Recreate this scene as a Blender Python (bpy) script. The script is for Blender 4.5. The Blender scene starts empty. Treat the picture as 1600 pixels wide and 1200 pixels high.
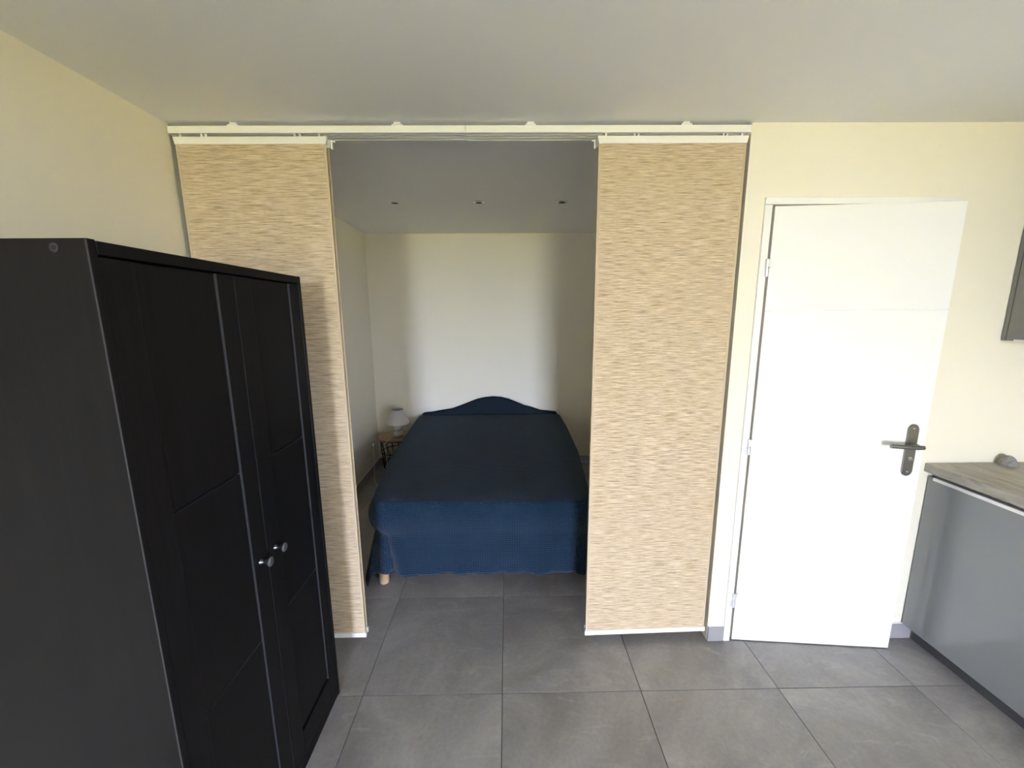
import bpy, bmesh, math, random
from mathutils import Vector, Matrix

random.seed(7)
S = bpy.context.scene
C = S.collection
PI = math.pi

# ------------------------------------------------------------------ camera
YAW, PITCH, ROLL = math.radians(0.649), math.radians(9.998), math.radians(-0.4126)
cd = bpy.data.cameras.new('camera')
cam = bpy.data.objects.new('camera', cd)
C.objects.link(cam)
cd.sensor_fit = 'HORIZONTAL'
cd.sensor_width = 36.0
cd.lens = 622.1 / 1600 * 36.0
cd.clip_start = 0.02
fw = Vector((math.sin(YAW) * math.cos(PITCH), math.cos(YAW) * math.cos(PITCH), -math.sin(PITCH)))
rt = Vector((math.cos(YAW), -math.sin(YAW), 0))
up = rt.cross(fw)
r2 = rt * math.cos(ROLL) + up * math.sin(ROLL)
u2 = -rt * math.sin(ROLL) + up * math.cos(ROLL)
m = Matrix((r2, u2, -fw)).transposed().to_4x4()
m.translation = Vector((0, 0, 1.6128))
cam.matrix_world = m
S.camera = cam

# ------------------------------------------------------------------ world (bright overcast sky), exposure
SKY = 12.0
w = bpy.data.worlds.new('sky')
S.world = w
w.use_nodes = True
bg = w.node_tree.nodes['Background']
bg.inputs['Color'].default_value = (0.85, 0.97, 1.36, 1)
bg.inputs['Strength'].default_value = SKY
# daylight portal in the rear doorway (only guides sampling of the sky)
WX0, WX1, WZ1, WY = -0.42, 0.92, 2.12, -9.0
pd = bpy.data.lights.new('daylight_portal', 'AREA')
pd.shape = 'RECTANGLE'
pd.size = WX1 - WX0
pd.size_y = WZ1
pd.cycles.is_portal = True
po = bpy.data.objects.new('daylight_portal', pd)
C.objects.link(po)
po.location = ((WX0 + WX1) / 2, WY - 0.12, WZ1 / 2)
po.rotation_euler = (math.radians(90), 0, 0)      # faces into the room (+Y)

# second portal: unseen side window added in the right wall as fill light
SY0, SY1, SZ0, SZ1 = -3.1, -2.55, 0.95, 2.10
pd2 = bpy.data.lights.new('added_fill_portal', 'AREA')
pd2.shape = 'RECTANGLE'
pd2.size = SZ1 - SZ0
pd2.size_y = SY1 - SY0
pd2.cycles.is_portal = True
po2 = bpy.data.objects.new('added_fill_portal', pd2)
C.objects.link(po2)
po2.location = (2.53 + .12, (SY0 + SY1) / 2, (SZ0 + SZ1) / 2)
po2.rotation_euler = (0, math.radians(90), 0)     # faces into the room (-X)

S.view_settings.view_transform = 'Standard'
S.view_settings.look = 'None'
S.view_settings.gamma = 1.0
S.view_settings.use_curve_mapping = False
S.view_settings.exposure = 3.45
S.cycles.use_denoising = True
S.cycles.max_bounces = 14
S.cycles.diffuse_bounces = 10
S.cycles.glossy_bounces = 4
S.cycles.caustics_reflective = False
S.cycles.caustics_refractive = False
S.cycles.sample_clamp_indirect = 0.0


# ------------------------------------------------------------------ materials
class Mat:
    def __init__(self, name, color=(.5, .5, .5), rough=.5, metal=0.0, spec=.5, coat=0.0):
        self.m = bpy.data.materials.new(name)
        self.m.use_nodes = True
        self.nt = self.m.node_tree
        self.b = self.nt.nodes['Principled BSDF']
        self.set('Base Color', (*color, 1))
        self.set('Roughness', rough)
        self.set('Metallic', metal)
        self.set('Specular IOR Level', spec)
        self.set('Coat Weight', coat)

    def set(self, k, v):
        self.b.inputs[k].default_value = v

    def n(self, t, **kw):
        nd = self.nt.nodes.new(t)
        for k, v in kw.items():
            if k in nd.inputs:
                nd.inputs[k].default_value = v
            else:
                setattr(nd, k, v)
        return nd

    def l(self, a, b):
        self.nt.links.new(a, b)

    def coords(self, scale=(1, 1, 1), out='Object', per_object=False):
        tc = self.n('ShaderNodeTexCoord')
        mp = self.n('ShaderNodeMapping')
        mp.inputs['Scale'].default_value = scale
        self.l(tc.outputs[out], mp.inputs['Vector'])
        if per_object:
            oi = self.n('ShaderNodeObjectInfo')
            mu = self.n('ShaderNodeMath', operation='MULTIPLY')
            mu.inputs[1].default_value = 37.0
            self.l(oi.outputs['Random'], mu.inputs[0])
            cb = self.n('ShaderNodeCombineXYZ')
            self.l(mu.outputs[0], cb.inputs[0])
            self.l(mu.outputs[0], cb.inputs[1])
            self.l(cb.outputs[0], mp.inputs['Location'])
        return mp.outputs['Vector']

    def noise(self, vec, scale, detail=4, rough=.55, dist=0.0):
        nz = self.n('ShaderNodeTexNoise')
        nz.inputs['Scale'].default_value = scale
        nz.inputs['Detail'].default_value = detail
        nz.inputs['Roughness'].default_value = rough
        nz.inputs['Distortion'].default_value = dist
        self.l(vec, nz.inputs['Vector'])
        return nz.outputs['Fac']

    def ramp(self, fac, stops):
        r = self.n('ShaderNodeValToRGB')
        e = r.color_ramp.elements
        while len(e) < len(stops):
            e.new(.5)
        for el, (p, c) in zip(e, stops):
            el.position = p
            el.color = (*c, 1)
        self.l(fac, r.inputs['Fac'])
        return r.outputs['Color']

    def mix(self, a, b, fac, mode='MIX'):
        mx = self.n('ShaderNodeMix', data_type='RGBA', blend_type=mode)
        for s, v in ((6, a), (7, b), (0, fac)):
            if hasattr(v, 'is_output'):
                self.l(v, mx.inputs[s])
            elif isinstance(v, tuple):
                mx.inputs[s].default_value = (*v, 1)
            else:
                mx.inputs[s].default_value = v
        return mx.outputs[2]

    def color(self, out):
        self.l(out, self.b.inputs['Base Color'])

    def bump(self, h, strength=.3, dist=.002):
        bp = self.n('ShaderNodeBump')
        bp.inputs['Strength'].default_value = strength
        bp.inputs['Distance'].default_value = dist
        self.l(h, bp.inputs['Height'])
        self.l(bp.outputs['Normal'], self.b.inputs['Normal'])


def plaster(name, col):
    M = Mat(name, col, .75, spec=.25)
    v = M.coords()
    n1 = M.noise(v, 1.7, 3)
    M.color(M.ramp(n1, [(.3, tuple(c * .98 for c in col)), (.7, col)]))
    M.bump(M.noise(v, 160, 3), .12, .0008)
    return M.m


WALL = plaster('cream_wall_paint', (.83, .78, .64))
NWALL = plaster('wall_paint_lifted_for_niche', (.90, .86, .75))  # wall paint made paler to lift the dim niche
NCEIL = plaster('ceiling_paint_lifted_for_niche', (.90, .895, .87))  # brighter copy of the ceiling paint, lightening the niche
CEIL = plaster('white_ceiling_paint', (.83, .835, .83))
DOORM = Mat('white_satin_door_paint', (.86, .855, .82), .38, spec=.4).m
FRAMEM = Mat('white_gloss_frame_paint', (.85, .84, .79), .42, spec=.4).m
WHITE = Mat('white_plastic', (.84, .83, .79), .35, spec=.5).m
WHITEALU = Mat('white_lacquered_aluminium', (.86, .85, .80), .32, spec=.5).m
TRACKIN = Mat('grey_track_groove', (.45, .44, .42), .5).m


def tile_mat():
    M = Mat('grey_concrete_look_porcelain', (.2, .195, .19), .5, spec=.45)
    v = M.coords(per_object=True)
    big = M.noise(v, 2.2, 6, .62, .8)
    base = M.ramp(big, [(.30, (.225, .213, .209)), (.5, (.315, .303, .300)), (.70, (.415, .402, .398))])
    v2 = M.coords((1, 3.2, 1), per_object=True)
    st = M.noise(v2, 5.0, 8, .7, 1.5)
    pale = M.ramp(st, [(.56, (0, 0, 0)), (.75, (1, 1, 1))])
    c = M.mix(base, (.50, .488, .488), M.mix((0, 0, 0), (.5, .5, .5), pale))
    fine = M.noise(v, 60, 4)
    c = M.mix(c, M.ramp(fine, [(.3, (.86, .86, .86)), (.7, (1.08, 1.08, 1.08))]), .6, 'MULTIPLY')
    M.color(c)
    rr = M.n('ShaderNodeMapRange')
    rr.inputs['To Min'].default_value = .36
    rr.inputs['To Max'].default_value = .56
    M.l(big, rr.inputs['Value'])
    M.l(rr.outputs[0], M.b.inputs['Roughness'])
    M.bump(fine, .08, .0006)
    return M.m


TILE = tile_mat()
GROUT = Mat('dark_grey_grout', (.085, .08, .078), .85).m
SKIRT = Mat('grey_plinth_tile', (.30, .29, .29), .5).m


def fabric_mat():
    M = Mat('woven_paper_panel_fabric', (.6, .52, .38), .85, spec=.15)
    v = M.coords((8, 1, 165), per_object=True)
    a = M.noise(v, 1.6, 5, .62)
    v2 = M.coords((22, 1, 520), per_object=True)
    b = M.noise(v2, 1.3, 3, .6)
    light = (.80, .675, .50)
    c = M.ramp(a, [(.34, (.32, .235, .13)), (.43, (.555, .43, .27)), (.51, (.68, .545, .37)), (.62, light)])
    d = M.ramp(b, [(.32, (.68, .64, .56)), (.48, (1, 1, 1)), (.70, (1.1, 1.1, 1.08))])
    M.color(M.mix(c, d, .75, 'MULTIPLY'))
    M.bump(b, .35, .0012)
    tr = M.n('ShaderNodeBsdfTranslucent')
    tr.inputs['Color'].default_value = (.80, .70, .52, 1)
    ms = M.n('ShaderNodeMixShader')
    ms.inputs[0].default_value = .18
    out = M.nt.nodes['Material Output']
    M.l(M.b.outputs[0], ms.inputs[1])
    M.l(tr.outputs[0], ms.inputs[2])
    M.l(ms.outputs[0], out.inputs['Surface'])
    return M.m


FABRIC = fabric_mat()
HEM = Mat('folded_fabric_hem', (.60, .49, .335), .85, spec=.15).m


def wardrobe_mat(name='black_brown_wood_foil'):
    M = Mat(name, (.02, .018, .017), .42, spec=.14)
    v = M.coords((9, 9, .5))
    a = M.noise(v, 6, 6, .65, .6)
    M.color(M.ramp(a, [(.3, (.0045, .0040, .0039)), (.55, (.0072, .0065, .0063)), (.8, (.012, .0108, .0105))]))
    rr = M.n('ShaderNodeMapRange')
    rr.inputs['To Min'].default_value = .38
    rr.inputs['To Max'].default_value = .55
    M.l(a, rr.inputs['Value'])
    M.l(rr.outputs[0], M.b.inputs['Roughness'])
    M.bump(a, .12, .0008)
    return M.m


BLACKW = wardrobe_mat()
EDGE = Mat('dark_grey_highlight_and_cap', (.038, .038, .041), .4, spec=.3).m  # paler grey that paints lit wardrobe edges; also the screw cap
STEEL = Mat('brushed_dark_nickel', (.30, .285, .26), .33, 1.0).m
KNOBM = Mat('grey_metal_knob', (.34, .34, .35), .38, 1.0).m
CHROME = Mat('bright_steel', (.75, .74, .72), .2, 1.0).m
ALU = Mat('pale_anodised_aluminium', (.82, .81, .80), .35, .4).m
BLACK = Mat('black_recess', (.012, .012, .012), .8).m
PLINTH = Mat('dark_grey_plinth_board', (.07, .07, .072), .6).m
WIRE = Mat('black_wire', (.02, .019, .018), .5, .3).m


def waffle_mat():
    M = Mat('navy_waffle_cotton', (.03, .07, .125), .9, spec=.12)
    tc = M.n('ShaderNodeTexCoord')
    sp = M.n('ShaderNodeSeparateXYZ')
    M.l(tc.outputs['UV'], sp.inputs[0])
    outs = []
    for k in (0, 1):
        mu = M.n('ShaderNodeMath', operation='MULTIPLY')
        mu.inputs[1].default_value = 2 * PI / .0135
        M.l(sp.outputs[k], mu.inputs[0])
        co = M.n('ShaderNodeMath', operation='COSINE')
        M.l(mu.outputs[0], co.inputs[0])
        outs.append(co.outputs[0])
    mx = M.n('ShaderNodeMath', operation='MAXIMUM')
    M.l(outs[0], mx.inputs[0])
    M.l(outs[1], mx.inputs[1])
    v = M.coords()
    nz = M.noise(v, 5, 4)
    M.color(M.ramp(nz, [(.3, (.0088, .027, .053)), (.7, (.0122, .034, .064))]))
    M.bump(mx.outputs[0], .8, .0032)
    M.set('Sheen Weight', .12)
    M.set('Sheen Roughness', .5)
    return M.m


WAFFLE = waffle_mat()
NAVY = Mat('navy_upholstery', (.018, .027, .037), .95, spec=.03).m
TICKING = Mat('pale_mattress_ticking', (.55, .54, .50), .9).m


def wood_mat(name, c0, c1, sc=(1.2, 14, 14), rough=.5):
    M = Mat(name, c0, rough, spec=.35)
    v = M.coords(sc)
    a = M.noise(v, 4, 5, .6, .8)
    M.color(M.ramp(a, [(.3, c0), (.7, c1)]))
    M.bump(a, .08, .0006)
    return M.m


OAK = wood_mat('tan_wood', (.32, .205, .12), (.42, .285, .175))
BEECH = wood_mat('pale_beech', (.62, .43, .27), (.72, .53, .35), (14, 14, 1.2))
CERAMIC = Mat('white_crackled_ceramic', (.78, .76, .73), .25, spec=.5).m
SHADE = Mat('pale_grey_pleated_fabric', (.62, .58, .56), .9, spec=.1).m
CORDM = Mat('white_flex', (.80, .78, .72), .5).m
GREYCAB = Mat('gloss_grey_lacquer', (.235, .245, .255), .16, spec=.5, coat=.25).m
CABSIDE = Mat('matt_grey_board', (.22, .215, .205), .55).m


def worktop_mat():
    M = Mat('weathered_concrete_laminate', (.4, .38, .33), .45, spec=.4)
    v = M.coords((5, 1.0, 5))
    a = M.noise(v, 5, 7, .68, 1.2)
    v2 = M.coords((8, 2, 8))
    b = M.noise(v2, 9, 5, .6, .5)
    c = M.ramp(a, [(.28, (.25, .235, .20)), (.48, (.37, .35, .31)), (.72, (.48, .455, .41))])
    M.color(M.mix(c, M.ramp(b, [(.28, (.62, .60, .55)), (.45, (1, 1, 1))]), .7, 'MULTIPLY'))
    return M.m


WORKTOP = worktop_mat()


def felt_mat():
    M = Mat('grey_wire_wool', (.36, .34, .31), .9, 0, spec=.1)
    v = M.coords()
    n = M.noise(v, 180, 4)
    M.color(M.ramp(n, [(.3, (.20, .185, .165)), (.7, (.40, .38, .35))]))
    M.bump(n, .5, .002)
    return M.m


PADM = felt_mat()


def lawn_mat():
    M = Mat('dry_grass', (.36, .35, .14), .95, spec=.1)
    v = M.coords()
    n = M.noise(v, 3, 6, .7)
    M.color(M.ramp(n, [(.3, (.235, .185, .02)), (.7, (.30, .24, .03))]))
    return M.m


LAWN = lawn_mat()
ROOFM = Mat('grey_roof_membrane', (.3, .3, .3), .9).m


# ------------------------------------------------------------------ mesh helpers
def box(bm, x0, x1, y0, y1, z0, z1):
    vs = [bm.verts.new((x, y, z)) for x in (x0, x1) for y in (y0, y1) for z in (z0, z1)]
    for f in ((0, 1, 3, 2), (4, 6, 7, 5), (0, 4, 5, 1), (2, 3, 7, 6), (0, 2, 6, 4), (1, 5, 7, 3)):
        bm.faces.new([vs[i] for i in f])
    return vs


def lathe(bm, prof, seg=24, axis='Z', at=(0, 0, 0), wob=None):
    """prof: list of (radius, height) from bottom to top; closed at ends where r>0 by caps."""
    rings = []
    at = Vector(at)
    for r, h in prof:
        ring = []
        for k in range(seg):
            a = 2 * PI * k / seg
            rr = r * (1 + (wob(k) if wob else 0))
            if axis == 'Z':
                p = Vector((rr * math.cos(a), rr * math.sin(a), h))
            elif axis == 'X':
                p = Vector((h, rr * math.cos(a), rr * math.sin(a)))
            else:
                p = Vector((rr * math.cos(a), h, -rr * math.sin(a)))
            ring.append(bm.verts.new(at + p))
        rings.append(ring)
    for a, b in zip(rings, rings[1:]):
        for k in range(seg):
            bm.faces.new((a[k], a[(k + 1) % seg], b[(k + 1) % seg], b[k]))
    bm.faces.new(list(reversed(rings[0])))
    bm.faces.new(rings[-1])


def tube(bm, pts, r, seg=8, closed=False):
    pts = [Vector(p) for p in pts]
    n = len(pts)
    rings = []
    ref = Vector((0.013, 0.021, 1)).normalized()
    for i, p in enumerate(pts):
        if closed:
            t = (pts[(i + 1) % n] - pts[i - 1]).normalized()
        else:
            t = (pts[min(i + 1, n - 1)] - pts[max(i - 1, 0)]).normalized()
        if abs(t.dot(ref)) > .98:
            s = t.cross(Vector((1, .01, .02))).normalized()
        else:
            s = t.cross(ref).normalized()
        q = t.cross(s)
        rings.append([bm.verts.new(p + (s * math.cos(2 * PI * k / seg) + q * math.sin(2 * PI * k / seg)) * r) for k in range(seg)])
    pairs = list(zip(rings, rings[1:]))
    if closed:
        pairs.append((rings[-1], rings[0]))
    for a, b in pairs:
        for k in range(seg):
            bm.faces.new((a[k], a[(k + 1) % seg], b[(k + 1) % seg], b[k]))
    if not closed:
        bm.faces.new(list(reversed(rings[0])))
        bm.faces.new(rings[-1])


def prism(bm, outline, axis, a0, a1):
    """outline: 2-D points; extruded along axis from a0 to a1."""
    def P(u, v, a):
        return {'X': (a, u, v), 'Y': (u, a, v), 'Z': (u, v, a)}[axis]
    A = [bm.verts.new(P(u, v, a0)) for u, v in outline]
    B = [bm.verts.new(P(u, v, a1)) for u, v in outline]
    n = len(A)
    for k in range(n):
        bm.faces.new((A[k], A[(k + 1) % n], B[(k + 1) % n], B[k]))
    bm.faces.new(list(reversed(A)))
    bm.faces.new(B)


def obj(name, bm, mat, parent=None, bevel=0.0, seg=2, smooth=False, origin=None):
    if bevel:
        bmesh.ops.bevel(bm, geom=[e for e in bm.edges], offset=bevel, segments=seg, affect='EDGES', profile=.6, clamp_overlap=True)
    bmesh.ops.recalc_face_normals(bm, faces=bm.faces)
    me = bpy.data.meshes.new(name)
    bm.to_mesh(me)
    bm.free()
    if origin is not None:
        me.transform(Matrix.Translation(-Vector(origin)))
    me.materials.append(mat)
    if smooth:
        for p in me.polygons:
            p.use_smooth = True
        me.set_sharp_from_angle(angle=math.radians(38))
    o = bpy.data.objects.new(name, me)
    C.objects.link(o)
    if origin is not None:
        o.location = origin
    if parent is not None:
        o.parent = parent
        root = parent
        o.matrix_parent_inverse = world(parent).inverted()
    return o


def world(o):
    mtx = Matrix.Translation(o.location) @ o.rotation_euler.to_matrix().to_4x4()
    if o.parent:
        return world(o.parent) @ o.matrix_parent_inverse @ mtx
    return mtx


def bxo(name, dims, mat, parent=None, bevel=0.0, seg=2):
    bm = bmesh.new()
    box(bm, *dims)
    return obj(name, bm, mat, parent, bevel, seg)


def thing(name, label, cat, loc, group=None):
    o = bpy.data.objects.new(name, None)
    o.empty_display_size = .05
    C.objects.link(o)
    o.location = loc
    o['label'] = label
    o['category'] = cat
    if group:
        o['group'] = group
    return o


def tag(o, label, cat, group=None):
    o['label'] = label
    o['category'] = cat
    if group:
        o['group'] = group
    return o


def struct(o, label=None):
    o['kind'] = 'structure'
    if label:
        o['label'] = label
    return o


def boxes(name, dims, mat, parent=None):
    bm = bmesh.new()
    for d in dims:
        box(bm, *d)
    return obj(name, bm, mat, parent)


# ------------------------------------------------------------------ the setting
XL, XR, YW, YB, H, HA = -1.32, 2.53, 1.727, 4.15, 2.355, 2.401
JX = 0.982                                  # right jamb of the sleeping niche
ALF, ALB = -1.345, -1.402                   # niche left wall, front and back (runs slightly askew)
DX0, DX1, DH = 1.095, 1.838, 2.047          # doorway

floor = struct(bxo('floor', (XL - .15, XR + .15, WY - .15, YB + .15, -.12, -.006), GROUT), 'grey tiled floor')
TS, TX0, TY0 = 0.6, -0.0351, 1.4616


def tile_mesh(x0, x1, y0, y1):
    bm = bmesh.new()
    box(bm, x0, x1, y0, y1, -.0055, 0)
    top = [e for e in bm.edges if all(abs(v.co.z) < 1e-6 for v in e.verts)]
    bmesh.ops.bevel(bm, geom=top, offset=.0009, segments=1, affect='EDGES')
    bmesh.ops.recalc_face_normals(bm, faces=bm.faces)
    me = bpy.data.meshes.new('tile')
    bm.to_mesh(me)
    bm.free()
    me.materials.append(TILE)
    return me


FULL = tile_mesh(-TS / 2 + .0013, TS / 2 - .0013, -TS / 2 + .0013, TS / 2 - .0013)
for i in range(-3, 5):
    for j in range(-18, 5):
        x0, y0 = TX0 + i * TS, TY0 + j * TS
        xa, xb = x0, x0 + TS
        ya, yb = y0, y0 + TS
        lo_x, hi_x = (XL, XR) if ya < YW else (ALB, JX + .005)
        if ya < YW < yb:
            lo_x = ALF
        lo_y, hi_y = WY, YB
        cxa, cxb, cya, cyb = max(xa, lo_x), min(xb, hi_x), max(ya, lo_y), min(yb, hi_y)
        if xa > JX and yb > YW:
            cyb = min(cyb, YW)
        if cxb - cxa < .02 or cyb - cya < .02:
            continue
        full = (cxa, cxb, cya, cyb) == (xa, xb, ya, yb)
        cx, cy = (x0 + TS / 2, y0 + TS / 2)
        me = FULL if full else tile_mesh(cxa - cx + .0013, cxb - cx - .0013, cya - cy + .0013, cyb - cy - .0013)
        t = bpy.data.objects.new('tile', me)
        C.objects.link(t)
        t.location = (cx, cy, 0)
        t.parent = floor

struct(bxo('ceiling', (XL - .15, XR + .15, WY - .15, YW + .103, H, H + .15), CEIL), 'flat white ceiling of the room')
struct(bxo('ceiling_niche', (ALB - .12, JX + .2, YW + .103, YB + .15, HA, HA + .15), NCEIL), 'flat white ceiling of the sleeping niche')
struct(bxo('wall_left', (XL - .15, XL, WY, YW, -.1, H), WALL), 'cream wall on the left')
bm = bmesh.new()
prism(bm, [(ALF, YW), (ALB, YB), (ALB - .12, YB), (ALB - .12, YW)], 'Z', -.1, HA)
struct(obj('wall_niche_left', bm, NWALL), 'cream left wall of the sleeping niche')
struct(bxo('wall_niche_back', (ALB - .12, JX + .2, YB, YB + .12, -.1, HA), NWALL), 'cream wall behind the bed')
struct(bxo('wall_niche_right', (JX, JX + .1, YW + .1, YB, -.1, HA), NWALL), 'cream right wall of the sleeping niche')
struct(boxes('wall_front', [(JX, DX0, YW, YW + .1, -.1, H), (DX1, XR, YW, YW + .1, -.1, H), (DX0, DX1, YW, YW + .1, DH, H)], WALL), 'cream wall around the white door')
struct(boxes('wall_right', [(XR, XR + .15, WY, SY0, -.1, H), (XR, XR + .15, SY1, YW + .1, -.1, H), (XR, XR + .15, SY0, SY1, -.1, SZ0), (XR, XR + .15, SY0, SY1, SZ1, H)], WALL), 'cream wall on the right')
struct(boxes('wall_rear', [(XL, WX0, WY - .15, WY, -.1, H), (WX1, XR, WY - .15, WY, -.1, H), (WX0, WX1, WY - .15, WY, WZ1, H)], WALL), 'cream wall with the garden doorway behind the camera')
struct(boxes('wall_hall', [(JX + .1, 2.1, YW + .9, YW + 1.0, -.1, H), (2.1, 2.2, YW + .1, YW + 1.0, -.1, H), (JX + .1, 2.1, YW + .1, YW + .9, H, H + .1)], WALL), 'hall behind the white door')
# garden doorway frame behind the camera
struct(boxes('window_1', [(WX0, WX0 + .05, WY - .11, WY - .04, 0, WZ1), (WX1 - .05, WX1, WY - .11, WY - .04, 0, WZ1), (WX0 + .05, WX1 - .05, WY - .11, WY - .04, WZ1 - .05, WZ1)], FRAMEM), 'white frame of the garden doorway')
struct(boxes('added_fill_window', [(XR + .04, XR + .11, SY0, SY0 + .05, SZ0, SZ1), (XR + .04, XR + .11, SY1 - .05, SY1, SZ0, SZ1), (XR + .04, XR + .11, SY0 + .05, SY1 - .05, SZ0, SZ0 + .05), (XR + .04, XR + .11, SY0 + .05, SY1 - .05, SZ1 - .05, SZ1)], FRAMEM), 'white frame of the side window added for fill light')  # unseen opening, added to brighten the left wall and niche
# the garden outside the doorway (gives the warm light from below)
struct(bxo('ground_garden', (-40, 40, -60, 30, -.32, -.125), LAWN), 'dry lawn outside the garden doorway')

# plinth tiles (baseboards)
SK = .08


def skirting(name, runs, label):
    """runs: (axis, a0, a1, face, other) boxes cut in 60 cm lengths, each one a tile"""
    root = bpy.data.objects.new(name, None)
    C.objects.link(root)
    root['kind'] = 'structure'
    root['label'] = label
    for axis, a0, a1, p0, p1 in runs:
        a = a0
        while a < a1 - .01:
            b = min(a + TS, a1)
            bm = bmesh.new()
            if axis == 'X':
                box(bm, a + .001, b - .001, p0, p1, 0.0005, SK)
            else:
                box(bm, p0, p1, a + .001, b - .001, 0.0005, SK)
            obj('tile', bm, SKIRT, root, .0012, 1)
            bm = bmesh.new()
            if axis == 'X':
                box(bm, a, b, p0 + .004, p1, SK, SK + .005)
            else:
                lo, hi = (p0, p1 - .004)
                box(bm, lo, hi, a, b, SK, SK + .005)
            a = b
            obj('sealant_bead', bm, FRAMEM, root)
    return root


skirting('baseboard_front', [('X', JX, 1.060, YW - .010, YW), ('X', 1.876, 2.002, YW - .010, YW)], 'grey plinth tiles either side of the white door')
skirting('baseboard_niche_back', [('X', -1.395, JX, YB - .010, YB)], 'grey plinth tiles on the wall behind the bed')
skb = skirting('baseboard_niche_left', [('Y', YW + .02, YB - .012, ALF - .002, ALF + .008)], 'grey plinth tiles on the left niche wall')
skb.rotation_euler = (0, 0, 0)
for ch in skb.children:                       # follow the wall, which runs slightly askew
    for v in ch.data.vertices:
        v.co.x += (ALB - ALF) * (v.co.y - YW) / (YB - YW)

# ------------------------------------------------------------------ door_1
door = bpy.data.objects.new('door_1', None)
C.objects.link(door)
door.location = (1.1, YW, 0)
struct(door, 'white hinged door with horizontal grooves standing slightly ajar')
FY = YW - .009
bm = bmesh.new()
box(bm, 1.062, DX0 - .002, FY, YW + .09, 0, 2.0455)
obj('door_jamb', bm, FRAMEM, door, .0015, 1)
bm = bmesh.new()
box(bm, DX1 + .002, 1.873, FY, YW + .09, 0, 2.0455)
obj('door_jamb', bm, FRAMEM, door, .0015, 1)
bm = bmesh.new()
box(bm, 1.062, 1.873, FY, YW + .09, 2.0465, 2.075)
obj('door_head', bm, FRAMEM, door, .0015, 1)
bm = bmesh.new()
box(bm, DX0 - .002, DX0 + .006, YW + .035, YW + .05, 0, 2.046)
box(bm, DX1 - .006, DX1 + .002, YW + .035, YW + .05, 0, 2.046)
obj('rebate_seal', bm, TRACKIN, door)

LW, LH, LZ = .727, 2.034, .006
hinge = Vector((1.1065, 1.7225, 0))
AN = -math.radians(5.3)
RL = Matrix.Translation(hinge) @ Matrix.Rotation(AN, 4, 'Z')
bm = bmesh.new()
gz = [.415, .815, 1.217, 1.618]
prof = [(0, LZ)]
for g in gz:
    prof += [(0, g - .0035), (.003, g), (0, g + .0035)]
prof += [(0, LZ + LH), (.04, LZ + LH), (.04, LZ)]
prism(bm, prof, 'X', 0, LW)
bmesh.ops.triangulate(bm, faces=[f for f in bm.faces if len(f.verts) > 4])
bm.transform(RL)
leaf = obj('door_leaf', bm, DOORM, door)


def leafpart(name, bm, mat, bevel=0, seg=2, smooth=False):
    if bevel:
        bmesh.ops.bevel(bm, geom=[e for e in bm.edges], offset=bevel, segments=seg, affect='EDGES', clamp_overlap=True)
    bm.transform(RL)
    return obj(name, bm, mat, leaf, smooth=smooth)


for hz in (1.795, 1.010, .229):
    bm = bmesh.new()
    lathe(bm, [(.0068, hz - .036), (.0072, hz - .034), (.0072, hz - .002), (.0066, hz - .0015)], 12, at=(1.0915, FY - .003, 0))
    lathe(bm, [(.0066, hz + .0015), (.0072, hz + .002), (.0072, hz + .034), (.0068, hz + .036)], 12, at=(1.0915, FY - .003, 0))
    lathe(bm, [(.004, hz - .003), (.004, hz + .003)], 8, at=(1.0915, FY - .003, 0))
    box(bm, 1.075, 1.0905, FY - .002, FY + .001, hz - .034, hz - .003)
    box(bm, 1.0925, 1.112, FY - .003, FY + .002, hz + .003, hz + .034)
    obj('hinge', bm, ALU, door, smooth=True)

hx, hz0, hz1 = .668, .889, 1.127
bm = bmesh.new()
oo = []
rw = .0205
for k in range(13):
    a = PI * k / 12
    oo.append((hx + rw * math.cos(a), hz1 - rw + rw * math.sin(a)))
for k in range(13):
    a = PI + PI * k / 12
    oo.append((hx + rw * math.cos(a), hz0 + rw + rw * math.sin(a)))
prism(bm, oo, 'Y', -.009, 0)
leafpart('handle_plate', bm, STEEL, .0022, 2, True)
bm = bmesh.new()
lz = 1.036
lathe(bm, [(.015, -.013), (.015, -.009)], 20, 'Y', (hx, 0, lz))
tube(bm, [(hx, -.010, lz), (hx, -.035, lz), (hx - .004, -.048, lz), (hx - .016, -.055, lz - .001)], .0095, 12)
tube(bm, [(hx + .010, -.0535, lz), (hx - .01, -.0555, lz), (hx - .05, -.057, lz + .0015), (hx - .085, -.055, lz + .003), (hx - .118, -.050, lz + .004)], .0092, 12)
leafpart('lever', bm, STEEL, smooth=True)
bm = bmesh.new()
lathe(bm, [(.009, -.012), (.0095, -.0088)], 16, 'Y', (hx, 0, .972))
box(bm, hx - .010, hx + .010, -.021, -.012, .9695, .9750)
leafpart('thumb_turn', bm, CHROME, smooth=True)
for sz in (1.107, .909):
    bm = bmesh.new()
    lathe(bm, [(.0042, -.0105), (.0055, -.0088)], 12, 'Y', (hx, 0, sz))
    box(bm, hx - .0035, hx + .0035, -.0109, -.0104, sz - .0006, sz + .0006)
    leafpart('screw', bm, CHROME, smooth=True)

# ------------------------------------------------------------------ sleeping niche: curtain rail and panels
rail = thing('curtain_rail', 'white three-track ceiling rail carrying the woven panel curtains', 'curtain rail', (-.156, 1.75, 2.34))
RY0, RY1, RZ0, RZ1 = 1.712, 1.7915, 2.3145, 2.3405


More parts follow.
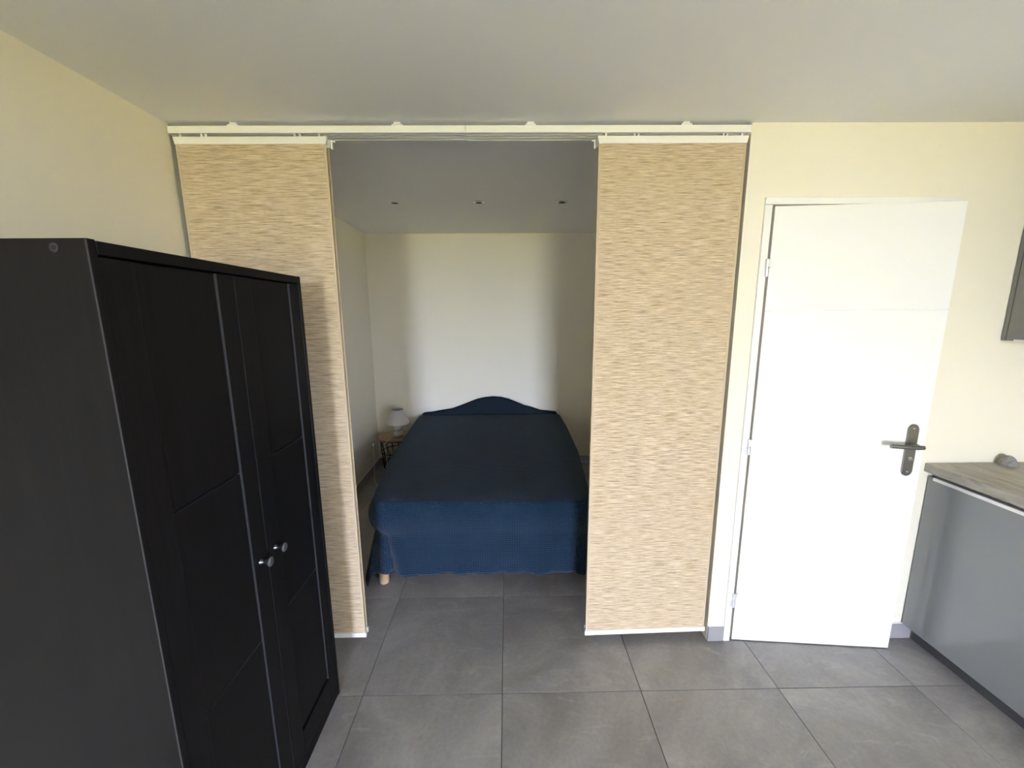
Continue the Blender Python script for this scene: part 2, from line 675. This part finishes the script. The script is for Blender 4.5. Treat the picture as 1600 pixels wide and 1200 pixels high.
def rail_half(x0, x1, dz):
    bm = bmesh.new()
    box(bm, x0, x1, RY0, RY1, RZ1 - .005, RZ1)
    for k in range(4):
        y = RY0 + (RY1 - RY0 - .003) * k / 3
        box(bm, x0, x1, y, y + .003, RZ0 + dz * (0 if k == 0 else 1), RZ1 - .005)
        if k:
            box(bm, x0, x1, y - .005, y, RZ0 + dz, RZ0 + dz + .002)
        if k < 3:
            box(bm, x0, x1, y + .003, y + .008, RZ0 + dz, RZ0 + dz + .002)
    return obj('track', bm, WHITEALU, rail)


rail_half(-1.308, -.1575, .002)
rail_half(-.1555, .972, 0)
for ex, s in ((-1.308, -1), (.972, 1)):
    bm = bmesh.new()
    box(bm, min(ex, ex + s * .006), max(ex, ex + s * .006), RY0 - .001, RY1 + .001, RZ0 - .001, RZ1 + .001)
    obj('end_cap', bm, WHITE, rail, .0015, 1)
for bx_ in (-1.061, -.423, .100, .716):
    bm = bmesh.new()
    box(bm, bx_ - .021, bx_ + .021, RY0 - .001, RY0 + .06, RZ1, RZ1 + .006)
    box(bm, bx_ - .014, bx_ + .014, RY0 + .004, RY0 + .055, RZ1 + .006, H)
    obj('ceiling_bracket', bm, WHITE, rail, .001, 1)


def panel_curtain(x0, x1, y, zb, twist, hdr, glide, label):
    """woven panel hanging in one track: header rail, gliders, fabric, hems, weight bar"""
    root = thing('panel_curtain', label, 'panel curtain', ((x0 + x1) / 2, y, zb), 'woven panel curtains on the white rail')
    z_t, z_h = 2.3065, 2.2785
    xm = (x0 + x1) / 2

    def tw(bm):
        for v in bm.verts:
            f = max(0., (z_h - v.co.z) / (z_h - zb))
            v.co.y += (v.co.x - xm) * math.tan(twist) * f

    bm = bmesh.new()
    if hdr:
        prism(bm, [(x0, z_t), (x1, z_t), (x1 - .006, z_h), (x0 + .006, z_h)], 'Y', y - .0045, y + .0045)
    else:
        prism(bm, [(x0, z_t), (x1, z_t), (x1, z_h - .004), (x0, z_h - .004)], 'Y', y - .0045, y + .0045)
    obj('header_rail', bm, WHITEALU, root, .001, 1)
    for gx in glide:
        bm = bmesh.new()
        box(bm, gx - .004, gx + .004, y - .003, y + .003, z_t, RZ0 + .006)
        box(bm, gx - .007, gx + .007, y - .0045, y + .0045, RZ0 + .003, RZ0 + .008)
        obj('glider', bm, WHITE, root, .0008, 1)
    # fabric: a thin slab, 8 x 24 quads so it can twist a little
    bm = bmesh.new()
    fx0, fx1, ft = x0 + .007, x1 - .007, .0007
    nx, nz = 6, 24
    grid = []
    for s in (-1, 1):
        grid.append([[bm.verts.new((fx0 + (fx1 - fx0) * i / nx, y + s * ft, zb + .012 + (z_h + .004 - zb - .012) * k / nz)) for i in range(nx + 1)] for k in range(nz + 1)])
    for g in grid:
        for k in range(nz):
            for i in range(nx):
                bm.faces.new((g[k][i], g[k][i + 1], g[k + 1][i + 1], g[k + 1][i]))
    a, b = grid
    for k in range(nz):
        for i in (0, nx):
            bm.faces.new((a[k][i], a[k + 1][i], b[k + 1][i], b[k][i]))
    for i in range(nx):
        for k in (0, nz):
            bm.faces.new((a[k][i], a[k][i + 1], b[k][i + 1], b[k][i]))
    tw(bm)
    obj('fabric', bm, FABRIC, root)
    for hx0, hx1 in ((fx0 - .0005, fx0 + .009), (fx1 - .009, fx1 + .0005)):
        bm = bmesh.new()
        for k in range(nz):
            za = zb + .024 + (z_h - zb - .026) * k / nz
            zc = zb + .024 + (z_h - zb - .026) * (k + 1) / nz
            box(bm, hx0, hx1, y - .0014, y + .0014, za, zc)
        bmesh.ops.remove_doubles(bm, verts=bm.verts, dist=1e-5)
        tw(bm)
        obj('side_hem', bm, HEM, root)
    bm = bmesh.new()
    box(bm, x0 + .002, x1 - .002, y - .0065, y + .0065, zb, zb + .024)
    tw(bm)
    obj('weight_bar', bm, WHITEALU, root, .0012, 1)
    return root


def end_clip(root, x, y, s):
    bm = bmesh.new()
    box(bm, x - .003, x + .003, y - .006, y + .006, 2.268, 2.304)
    box(bm, min(x, x + s * .013), max(x, x + s * .013), y - .003, y + .003, 2.295, 2.302)
    obj('header_clip', bm, WHITE, root, .0012, 1)


Y1, Y2 = 1.7255, 1.752
panel_curtain(-1.306, -.7035, Y1, .052, 0.0, True, (-1.275, -1.193, -1.176, -.829, -.809, -.734), 'beige woven panel curtain at left, the front one behind the dark wardrobe')
p2 = panel_curtain(-1.306, -.703, Y2, .056, 0.0, False, (-1.26, -.9), 'beige woven panel curtain hidden behind the left front panel, showing only its edge')
end_clip(p2, -.697, Y2, 1)
panel_curtain(.3665, .9725, Y1, .050, math.radians(1.5), True, (.400, .514, .530, .870, .885, .944), 'beige woven panel curtain at right beside the white door, the front one')
p4 = panel_curtain(.369, .962, Y2, .058, math.radians(1.5), False, (.45, .85), 'beige woven panel curtain hidden behind the right front panel, showing only its edge')
end_clip(p4, .362, Y2, -1)

# ------------------------------------------------------------------ recessed downlights
for k, (dx, dy) in enumerate(((-.793, 3.035), (-.194, 3.035), (.403, 3.035))):
    t = thing('recessed_downlight', ('left', 'middle', 'right')[k] + ' one of the three small recessed ceiling spotlights above the bed, unlit', 'spotlight', (dx, dy, HA), 'recessed spotlights over the bed')
    bm = bmesh.new()
    seg = 24
    pr = [(.041, HA - .0002), (.041, HA - .003), (.037, HA - .006), (.029, HA - .006), (.027, HA - .001)]
    rings = [[bm.verts.new((dx + r * math.cos(2 * PI * i / seg), dy + r * math.sin(2 * PI * i / seg), z)) for i in range(seg)] for r, z in pr]
    for a, b in zip(rings, rings[1:]):
        for i in range(seg):
            bm.faces.new((a[i], a[(i + 1) % seg], b[(i + 1) % seg], b[i]))
    obj('trim_ring', bm, CHROME if k else WHITE, t, smooth=True)
    bm = bmesh.new()
    lathe(bm, [(.0275, HA - .0022), (.0275, HA - .0004)], 24, at=(dx, dy, 0))
    obj('lamp_face', bm, BLACK, t)

# ------------------------------------------------------------------ wardrobe
WF, WBk, WY0, WY1, WHt = -.74, -1.305, .744, 1.480, 1.750
ward = thing('wardrobe', 'tall black-brown two-door wardrobe with grooved doors by the left wall', 'wardrobe', ((WF + WBk) / 2, (WY0 + WY1) / 2, 0))
bm = bmesh.new()
box(bm, WBk, WF, WY0, WY0 + .016, 0, WHt)
side = obj('side_panel', bm, BLACKW, ward, .0016, 2)
bxo('edge_highlight', (WF - .0026, WF + .0002, WY0 - .0002, WY0 + .0014, .002, WHt - .002), EDGE, side)  # painted highlight along the front corner
bm = bmesh.new()
box(bm, WBk, WF, WY1 - .016, WY1, 0, WHt - .001)
obj('side_panel', bm, BLACKW, ward, .0016, 2)
bm = bmesh.new()
box(bm, WBk, WF + .001, WY0 + .0165, WY1 - .0165, WHt - .026, WHt - .002)
obj('top_board', bm, BLACKW, ward, .0016, 2)
bxo('back_board', (WBk, WBk + .005, WY0 + .017, WY1 - .017, .05, WHt - .027), BLACKW, ward)
bxo('bottom_board', (WBk + .006, WF - .03, WY0 + .0165, WY1 - .0165, .048, .064), BLACKW, ward)
bm = bmesh.new()
box(bm, WF - .022, WF - .003, WY0 + .0165, WY1 - .0165, 0, .043)
obj('plinth', bm, BLACKW, ward, .0012, 1)
bm = bmesh.new()
lathe(bm, [(.0080, -.0010), (.0080, 0)], 20, 'Y', (-.798, WY0, 1.734))
obj('screw_cap', bm, EDGE, side, smooth=True)
bm = bmesh.new()
lathe(bm, [(.0042, -.0018), (.0042, -.0009)], 12, 'Y', (-.798, WY0, 1.734))
obj('screw_socket', bm, BLACK, side)


def ward_door(y0, y1, p0, p1, ky):
    z0, z1 = .047, WHt - .030
    xf = WF - .002                                    # door face
    d = bpy.data.objects.new('door', None)
    C.objects.link(d)
    d.parent = ward
    d.location = (xf, y0, z0)
    d.matrix_parent_inverse = world(ward).inverted()
    bev = .0018
    zs = [.150, .648, 1.180, z1]
    for a, b in ((y0, p0), (p1, y1)):
        bm = bmesh.new()
        box(bm, xf - .019, xf, a, b, z0, z1)
        obj('stile', bm, BLACKW, d, bev, 2)
    # three flat infill boards between the stiles, separated by bevelled grooves
    bm = bmesh.new()
    box(bm, xf - .019, xf, p0 + .0002, p1 - .0002, z0, zs[0] - .003)
    obj('bottom_rail', bm, BLACKW, d, bev, 2)
    for k in range(3):
        a, b = zs[k] + (.003), zs[k + 1] - (.003 if k < 2 else 0)
        bm = bmesh.new()
        vs = box(bm, xf - .0185, xf - .0055, p0 + .0030, p1 - .0030, a, b)
        obj('infill_board', bm, BLACKW, d, .0020, 2)
        if k < 2:
            bxo('edge_highlight', (xf - .0150, xf - .0057, p0 + .004, p1 - .004, b - .0004, b + .0005), EDGE, d)  # light catching the groove, painted as a paler strip
    bxo('edge_highlight', (xf - .0150, xf - .0014, p1 - .0005, p1 + .0006, z0 + .02, z1 - .001), EDGE, d)  # painted window highlight on the stile edge
    bxo('edge_highlight', (xf - .0150, xf - .0012, y0 - .0005, y0 + .0006, z0 + .002, z1 - .001), EDGE, d)  # painted highlight on the near door edge
    bxo('backing', (xf - .0195, xf - .0150, p0 - .001, p1 + .001, z0 + .01, z1 - .002), BLACKW, d)
    bm = bmesh.new()
    lathe(bm, [(.0085, 0), (.0080, .003), (.0055, .009), (.0058, .014), (.0095, .021), (.0138, .027), (.0142, .0305), (.0115, .033), (.006, .0342)], 20, 'X', (xf, ky, .889))
    obj('knob', bm, KNOBM, d, smooth=True)
    return d


ward_door(WY0 + .018, 1.1235, .829, 1.060, 1.088)
ward_door(1.1275, WY1 - .018, 1.196, 1.406, 1.163)

# ------------------------------------------------------------------ bed
bed = thing('bed', 'double bed with navy camel-back headboard and beech legs in the niche', 'bed', (-.18, 3.1, 0))
BX0, BX1, BY0, BY1 = -.79, .47, 2.19, 4.04
bm = bmesh.new()
box(bm, BX0 + .03, BX1 - .03, BY0 + .02, BY1 - .01, .145, .30)
obj('bed_base', bm, TICKING, bed, .012, 2)
bm = bmesh.new()
box(bm, BX0 + .035, BX1 - .035, BY0 + .03, BY1 - .02, .305, .535)
obj('mattress', bm, TICKING, bed, .03, 3)
for lx in (-.765, .500):
    for ly in (2.205, 3.85):
        bm = bmesh.new()
        lathe(bm, [(.026, 0), (.028, .004), (.0345, .145)], 20, at=(lx, ly, 0))
        obj('leg', bm, BEECH, bed, smooth=True)
hb = [(-.900, .30), (-.900, .578), (-.881, .590), (-.80, .594), (-.693, .602), (-.60, .626), (-.491, .664), (-.40, .700), (-.322, .730), (-.24, .748), (-.155, .755), (-.07, .748), (.011, .727), (.09, .695), (.178, .656), (.26, .622), (.346, .603), (.44, .594), (.500, .590), (.520, .578), (.520, .30)]
bm = bmesh.new()
prism(bm, hb, 'Y', 4.052, 4.128)
obj('headboard', bm, NAVY, bed, .012, 3, True)

# bedspread: rings from the centre of the top down to the hem
def interp(tab, y):
    for (a, va), (b, vb) in zip(tab, tab[1:]):
        if y <= b:
            return va + (vb - va) * max(0, (y - a)) / (b - a)
    return tab[-1][1]


LT = [(2.14, -.775), (2.25, -.798), (2.6, -.852), (3.15, -.896), (3.72, -.914), (4.06, -.918)]
RT = [(2.14, .470), (2.4, .492), (2.94, .535), (3.66, .545), (4.06, .535)]
YF, YH = 2.135, 4.046
RC = .085
path = []          # (x, y, nx, ny)
NS = 60
for k in range(NS + 1):
    y = YH + (YF + RC - YH) * k / NS
    path.append((interp(LT, y), y, -1, 0))
xa = interp(LT, YF + RC)
xb = interp(RT, YF + RC)
for k in range(1, 12):
    a = PI + (PI / 2) * k / 12
    path.append((xa + RC + RC * math.cos(a), YF + RC + RC * math.sin(a), math.cos(a), math.sin(a)))
NF = 70
for k in range(NF + 1):
    path.append((xa + RC + (xb - xa - 2 * RC) * k / NF, YF, 0, -1))
for k in range(1, 12):
    a = 1.5 * PI + (PI / 2) * k / 12
    path.append((xb - RC + RC * math.cos(a), YF + RC + RC * math.sin(a), math.cos(a), math.sin(a)))
for k in range(NS + 1):
    y = YF + RC + (YH - YF - RC) * k / NS
    path.append((interp(RT, y), y, 1, 0))
sl = [0.0]
for p, q in zip(path, path[1:]):
    sl.append(sl[-1] + math.hypot(q[0] - p[0], q[1] - p[1]))
cornL = sl[NS + 6]
cornR = sl[NS + 12 + NF + 6]


def ztop(x, y):
    t = (y - 2.1) / 2.0
    return .556 + .022 * max(0, min(1, t)) + .004 * math.sin(3 * x + 2 * y)


def gauss(x, m, s):
    return math.exp(-((x - m) / s) ** 2)


def hemz(s):
    zL = .100 + .006 * math.sin(s * 17) + .005 * math.sin(s * 41 + 1)
    if s < cornL:                                         # left side hangs low, lifted at the corner above the leg
        t = max(0., min(1., (cornL - .025 - s) / .055))
        t = t * t * (3 - 2 * t)
        zL = .100 * (1 - t) + (.016 + .006 * math.sin(s * 13)) * t
    zL -= .035 * gauss(s, cornR + .02, .09)
    if s > cornR + .05:
        zL = .06 + .006 * math.sin(s * 13)
    return zL


def skirt_out(s, f, z):
    """outward offset of the hanging cloth at perimeter s, height z"""
    o = .012
    # soft mattress roll near the top
    o += .020 * math.sin(max(0, min(1, (.556 - z) / .20)) * PI) * (.5 + .9 * gauss(s, cornL, .16) + .4 * gauss(s, cornR, .15))
    drop = max(0., (.36 - z) / .36)
    # left side flares away from the bed
    if s < cornL:
        o += .095 * drop * min(1., (cornL - s) / .16 + .12) * max(0., 1 - (cornL - s) / 1.3)
    # pinch under the roll at the left corner and a fold beside it
    o -= .030 * gauss(s, cornL + .01, .085) * gauss(z, .335, .040)
    if z < .36:
        o -= .034 * gauss(s, cornL + .052 + .05 * drop, .013 + .006 * drop) * min(1., (.36 - z) / .08)
        o += .018 * gauss(s, cornL + .105 + .06 * drop, .030) * min(1., (.36 - z) / .12)
        o -= .016 * gauss(s, cornL - .10, .02) * drop
        o -= .020 * gauss(s, cornR - .075 + .09 * (z - .1), .013) * min(1., (.36 - z) / .1)
        o += .010 * gauss(s, cornR - .035, .03) * drop
    o += .006 * drop * math.sin(s * 11 + 2) + .004 * drop * math.sin(s * 27)
    if s < cornL - .7:                                    # hangs straight beside the bedside table
        o = .004 + (o - .004) * max(0., 1 - (cornL - .7 - s) / .4)
    return o


bm = bmesh.new()
uvl = bm.loops.layers.uv.new('UVMap')
rings = []
uvs = {}
for f in (0.0, .25, .5, .72, .88, .96):                   # top, from the spine outward
    ring = []
    for i, (x, y, nx, ny) in enumerate(path):
        sx, sy = -.18, min(max(y, 2.75), 4.046)
        px, py = sx + (x - sx) * f, sy + (y - sy) * f
        zz = ztop(px, py) - (.0015 if f > .9 else 0)
        v = bm.verts.new((px, py, zz))
        uvs[v] = (px, py)
        ring.append(v)
    rings.append(ring)
NR = 26
for k in range(NR + 1):
    ring = []
    for i, (x, y, nx, ny) in enumerate(path):
        s = sl[i]
        zt = ztop(x, y) - .004
        zh = hemz(s)
        if k < 4:                                         # rounded edge
            a = (PI / 2) * (k / 3)
            r = .020
            o = r * math.sin(a) - .008
            z = zt - r * (1 - math.cos(a))
        else:
            t = (k - 3) / (NR - 3)
            z = (zt - .020) + (zh - zt + .020) * t
            o = skirt_out(s, t, z)
        fwd = 0.0
        if s < cornL + .02:                               # the corner tail swings forward
            fwd = .105 * max(0., (.34 - z) / .34) * gauss(s, cornL - .085, .060)
        v = bm.verts.new((x + nx * o, y + ny * o - fwd, z))
        uvs[v] = (s + 5, z)
        ring.append(v)
    rings.append(ring)
ntop = 6
for r, (a, b) in enumerate(zip(rings, rings[1:])):
    for i in range(len(path) - 1):
        q = [a[i], a[i + 1], b[i + 1], b[i]]
        try:
            fc = bm.faces.new(q)
        except ValueError:
            continue
        for lp in fc.loops:
            if r < ntop:
                lp[uvl].uv = (lp.vert.co.x, lp.vert.co.y)
            else:
                lp[uvl].uv = uvs[lp.vert]
bmesh.ops.remove_doubles(bm, verts=rings[0], dist=1e-5)
spread = obj('bedspread', bm, WAFFLE, smooth=True)
md = spread.modifiers.new('cloth_thickness', 'SOLIDIFY')
md.thickness = .004
md.offset = -1
tag(spread, 'navy blue waffle-weave bedspread covering the bed down to the floor', 'bedspread')

# ------------------------------------------------------------------ bedside table with lamp
TXc, TYc, TZ = -1.123, 3.872, .415
tab = thing('bedside_table', 'round wood-topped bedside table on a black wire basket in the niche corner', 'table', (TXc, TYc, 0))
bm = bmesh.new()
lathe(bm, [(.172, TZ - .020), (.179, TZ - .017), (.180, TZ - .004), (.177, TZ)], 48, at=(TXc, TYc, 0))
obj('tabletop', bm, OAK, tab, smooth=True)


def ringpts(r, z, n=32):
    return [(TXc + r * math.cos(2 * PI * k / n), TYc + r * math.sin(2 * PI * k / n), z) for k in range(n)]


for r, z in ((.162, TZ - .0242), (.152, .26), (.128, .006)):
    bm = bmesh.new()
    tube(bm, ringpts(r, z), .0042, 6, True)
    obj('ring', bm, WIRE, tab, smooth=True)
for k in range(16):
    bm = bmesh.new()
    a = 2 * PI * k / 16
    b = a + PI / 16
    for aa, bb in ((a, b), (a, a - PI / 16)):
        tube(bm, [(TXc + .162 * math.cos(aa), TYc + .162 * math.sin(aa), TZ - .0242),
                  (TXc + .152 * math.cos(bb), TYc + .152 * math.sin(bb), .26),
                  (TXc + .128 * math.cos(aa), TYc + .128 * math.sin(aa), .006)], .0023, 5)
    obj('wire', bm, WIRE, tab, smooth=True)
bm = bmesh.new()
lathe(bm, [(.130, .008), (.130, .012)], 32, at=(TXc, TYc, 0))
obj('basket_floor', bm, WIRE, tab)

LX, LY = -1.092, 3.845
lamp = thing('table_lamp', 'small white ceramic table lamp with pale pleated shade on the bedside table', 'lamp', (LX, LY, TZ))
bm = bmesh.new()
lathe(bm, [(.034, TZ), (.038, TZ + .002), (.050, TZ + .014), (.0545, TZ + .028), (.050, TZ + .044), (.034, TZ + .056), (.021, TZ + .061),
           (.030, TZ + .066), (.041, TZ + .076), (.0435, TZ + .088), (.039, TZ + .101), (.026, TZ + .110), (.018, TZ + .114)], 32, at=(LX, LY, 0))
obj('lamp_base', bm, CERAMIC, lamp, smooth=True)
bm = bmesh.new()
lathe(bm, [(.012, TZ + .108), (.012, TZ + .165)], 16, at=(LX, LY, 0))
obj('socket', bm, WHITE, lamp, smooth=True)
bm = bmesh.new()
sg = 72
sz0, sz1 = TZ + .136, TZ + .276
pr = [(.110, sz0), (.109, sz0 + .006), (.054, sz1 - .004), (.053, sz1)]
inn = [(r - .0022, z) for r, z in reversed(pr)]
rr_ = []
for r, z in pr + inn:
    rr_.append([bm.verts.new((LX + (r + (.0012 if i % 2 else -.0008)) * math.cos(2 * PI * i / sg), LY + (r + (.0012 if i % 2 else -.0008)) * math.sin(2 * PI * i / sg), z)) for i in range(sg)])
for a, b in zip(rr_, rr_[1:] + rr_[:1]):
    for i in range(sg):
        bm.faces.new((a[i], a[(i + 1) % sg], b[(i + 1) % sg], b[i]))
obj('lamp_shade', bm, SHADE, lamp)
for z, r in ((sz1, .0535), (sz0, .1105)):
    bm = bmesh.new()
    tube(bm, [(LX + r * math.cos(2 * PI * k / 32), LY + r * math.sin(2 * PI * k / 32), z) for k in range(32)], .0022, 6, True)
    obj('shade_trim', bm, HEM if z == sz0 else KNOBM, lamp, smooth=True)


def spline(ctrl, n=8):
    P = [Vector(p) for p in ctrl]
    P = [P[0]] + P + [P[-1]]
    out = []
    for i in range(1, len(P) - 2):
        for k in range(n):
            t = k / n
            a, b, c, d = P[i - 1], P[i], P[i + 1], P[i + 2]
            out.append(.5 * ((2 * b) + (c - a) * t + (2 * a - 5 * b + 4 * c - d) * t * t + (3 * b - a - 3 * c + d) * t ** 3))
    out.append(P[-2])
    return out


bm = bmesh.new()
tube(bm, spline([(LX - .03, LY - .03, TZ + .006), (LX - .05, LY - .09, TZ + .004), (-1.155, 3.70, TZ + .004), (-1.172, 3.672, TZ - .012), (-1.178, 3.667, .33), (-1.172, 3.665, .24),
                 (-1.165, 3.66, .16), (-1.172, 3.64, .06), (-1.20, 3.60, .006), (-1.27, 3.62, .005), (-1.325, 3.74, .006), (-1.345, 3.80, .05), (-1.358, 3.85, .16), (-1.372, 3.90, .27), (-1.382, 3.915, .300)]), .0034, 6)
cord = obj('cord', bm, CORDM, lamp, smooth=True)
bm = bmesh.new()
box(bm, -1.176, -1.154, 3.650, 3.666, .135, .180)
obj('cord_switch', bm, WHITE, cord, .004, 2, True)
bm = bmesh.new()
lathe(bm, [(.012, -1.388), (.016, -1.384), (.016, -1.374), (.008, -1.366)], 16, 'X', (0, 3.915, .305))
obj('plug', bm, WHITE, cord, smooth=True)

so = thing('wall_socket', 'white wall socket low on the left niche wall behind the lamp cord', 'socket', (-1.396, 3.92, .31))
bm = bmesh.new()
box(bm, -1.3955, -1.388, 3.875, 3.955, .27, .35)
obj('socket_plate', bm, WHITE, so, .002, 2)
bm = bmesh.new()
lathe(bm, [(.021, -1.3885), (.019, -1.3872)], 24, 'X', (0, 3.915, .31))
obj('socket_well', bm, TRACKIN, so)

# ------------------------------------------------------------------ kitchen
KX = 1.95
cab = thing('base_cabinet', 'gloss grey kitchen base cabinet with pale edge pull under the worktop', 'cabinet', (2.24, 1.41, 0))
bm = bmesh.new()
box(bm, KX + .021, XR - .005, 1.105, YW - .012, .085, .880)
obj('carcass', bm, CABSIDE, cab)
bm = bmesh.new()
box(bm, KX, KX + .019, 1.102, YW - .006, .085, .858)
cdoor = obj('door', bm, GREYCAB, cab, .0012, 2)
bm = bmesh.new()
box(bm, KX - .003, KX + .012, 1.115, 1.697, .8585, .8605)
box(bm, KX - .004, KX - .0005, 1.115, 1.697, .846, .8605)
obj('edge_pull', bm, ALU, cdoor)
bm = bmesh.new()
box(bm, KX + .055, KX + .07, 1.105, YW - .014, 0, .083)
obj('plinth', bm, PLINTH, cab)

bm = bmesh.new()
box(bm, 1.927, XR - .002, 1.06, YW - .001, .8805, .9205)
wt = obj('worktop', bm, WORKTOP, None, .003, 2)
tag(wt, 'weathered grey laminate worktop on the grey base cabinet', 'worktop')

bm = bmesh.new()
seg, rng = 24, 10
vv = []
for r in range(rng + 1):
    ph = PI / 2 * r / rng
    ring = []
    for k in range(seg):
        a = 2 * PI * k / seg
        q = 1 + .07 * math.sin(3 * a + 1) + .05 * math.sin(7 * a + 3 * ph)
        ring.append(bm.verts.new((2.272 + .031 * q * math.sin(ph) * math.cos(a), 1.692 + .029 * q * math.sin(ph) * math.sin(a), (.9208 if r == rng else .9225 + .042 * math.cos(ph)))))
    vv.append(ring)
for a, b in zip(vv, vv[1:]):
    for k in range(seg):
        bm.faces.new((a[k], a[(k + 1) % seg], b[(k + 1) % seg], b[k]))
bm.faces.new(vv[-1])
bmesh.ops.remove_doubles(bm, verts=bm.verts, dist=1e-5)
pad = obj('scouring_pad', bm, PADM, smooth=True)
tag(pad, 'small grey fuzzy pad lying on the worktop against the wall', 'pad')

wc = thing('wall_cabinet', 'grey kitchen wall cabinet high on the right, cut by the picture edge', 'cabinet', (2.34, 1.4, 1.484))
WCX = 2.16
bm = bmesh.new()
box(bm, WCX + .021, XR - .003, 1.08, YW - .003, 1.486, 2.20)
obj('carcass', bm, CABSIDE, wc)
bm = bmesh.new()
box(bm, WCX + .002, WCX + .020, 1.708, YW - .003, 1.484, 2.20)
obj('filler_strip', bm, CABSIDE, wc, .001, 1)
bm = bmesh.new()
box(bm, WCX, WCX + .019, 1.082, 1.7045, 1.484, 2.198)
wd = obj('door', bm, CABSIDE, wc, .0012, 2)
bm = bmesh.new()
box(bm, WCX - .003, WCX + .012, 1.10, 1.675, 1.4805, 1.4838)
box(bm, WCX - .004, WCX - .0004, 1.10, 1.675, 1.4805, 1.490)
obj('edge_pull', bm, ALU, wd)
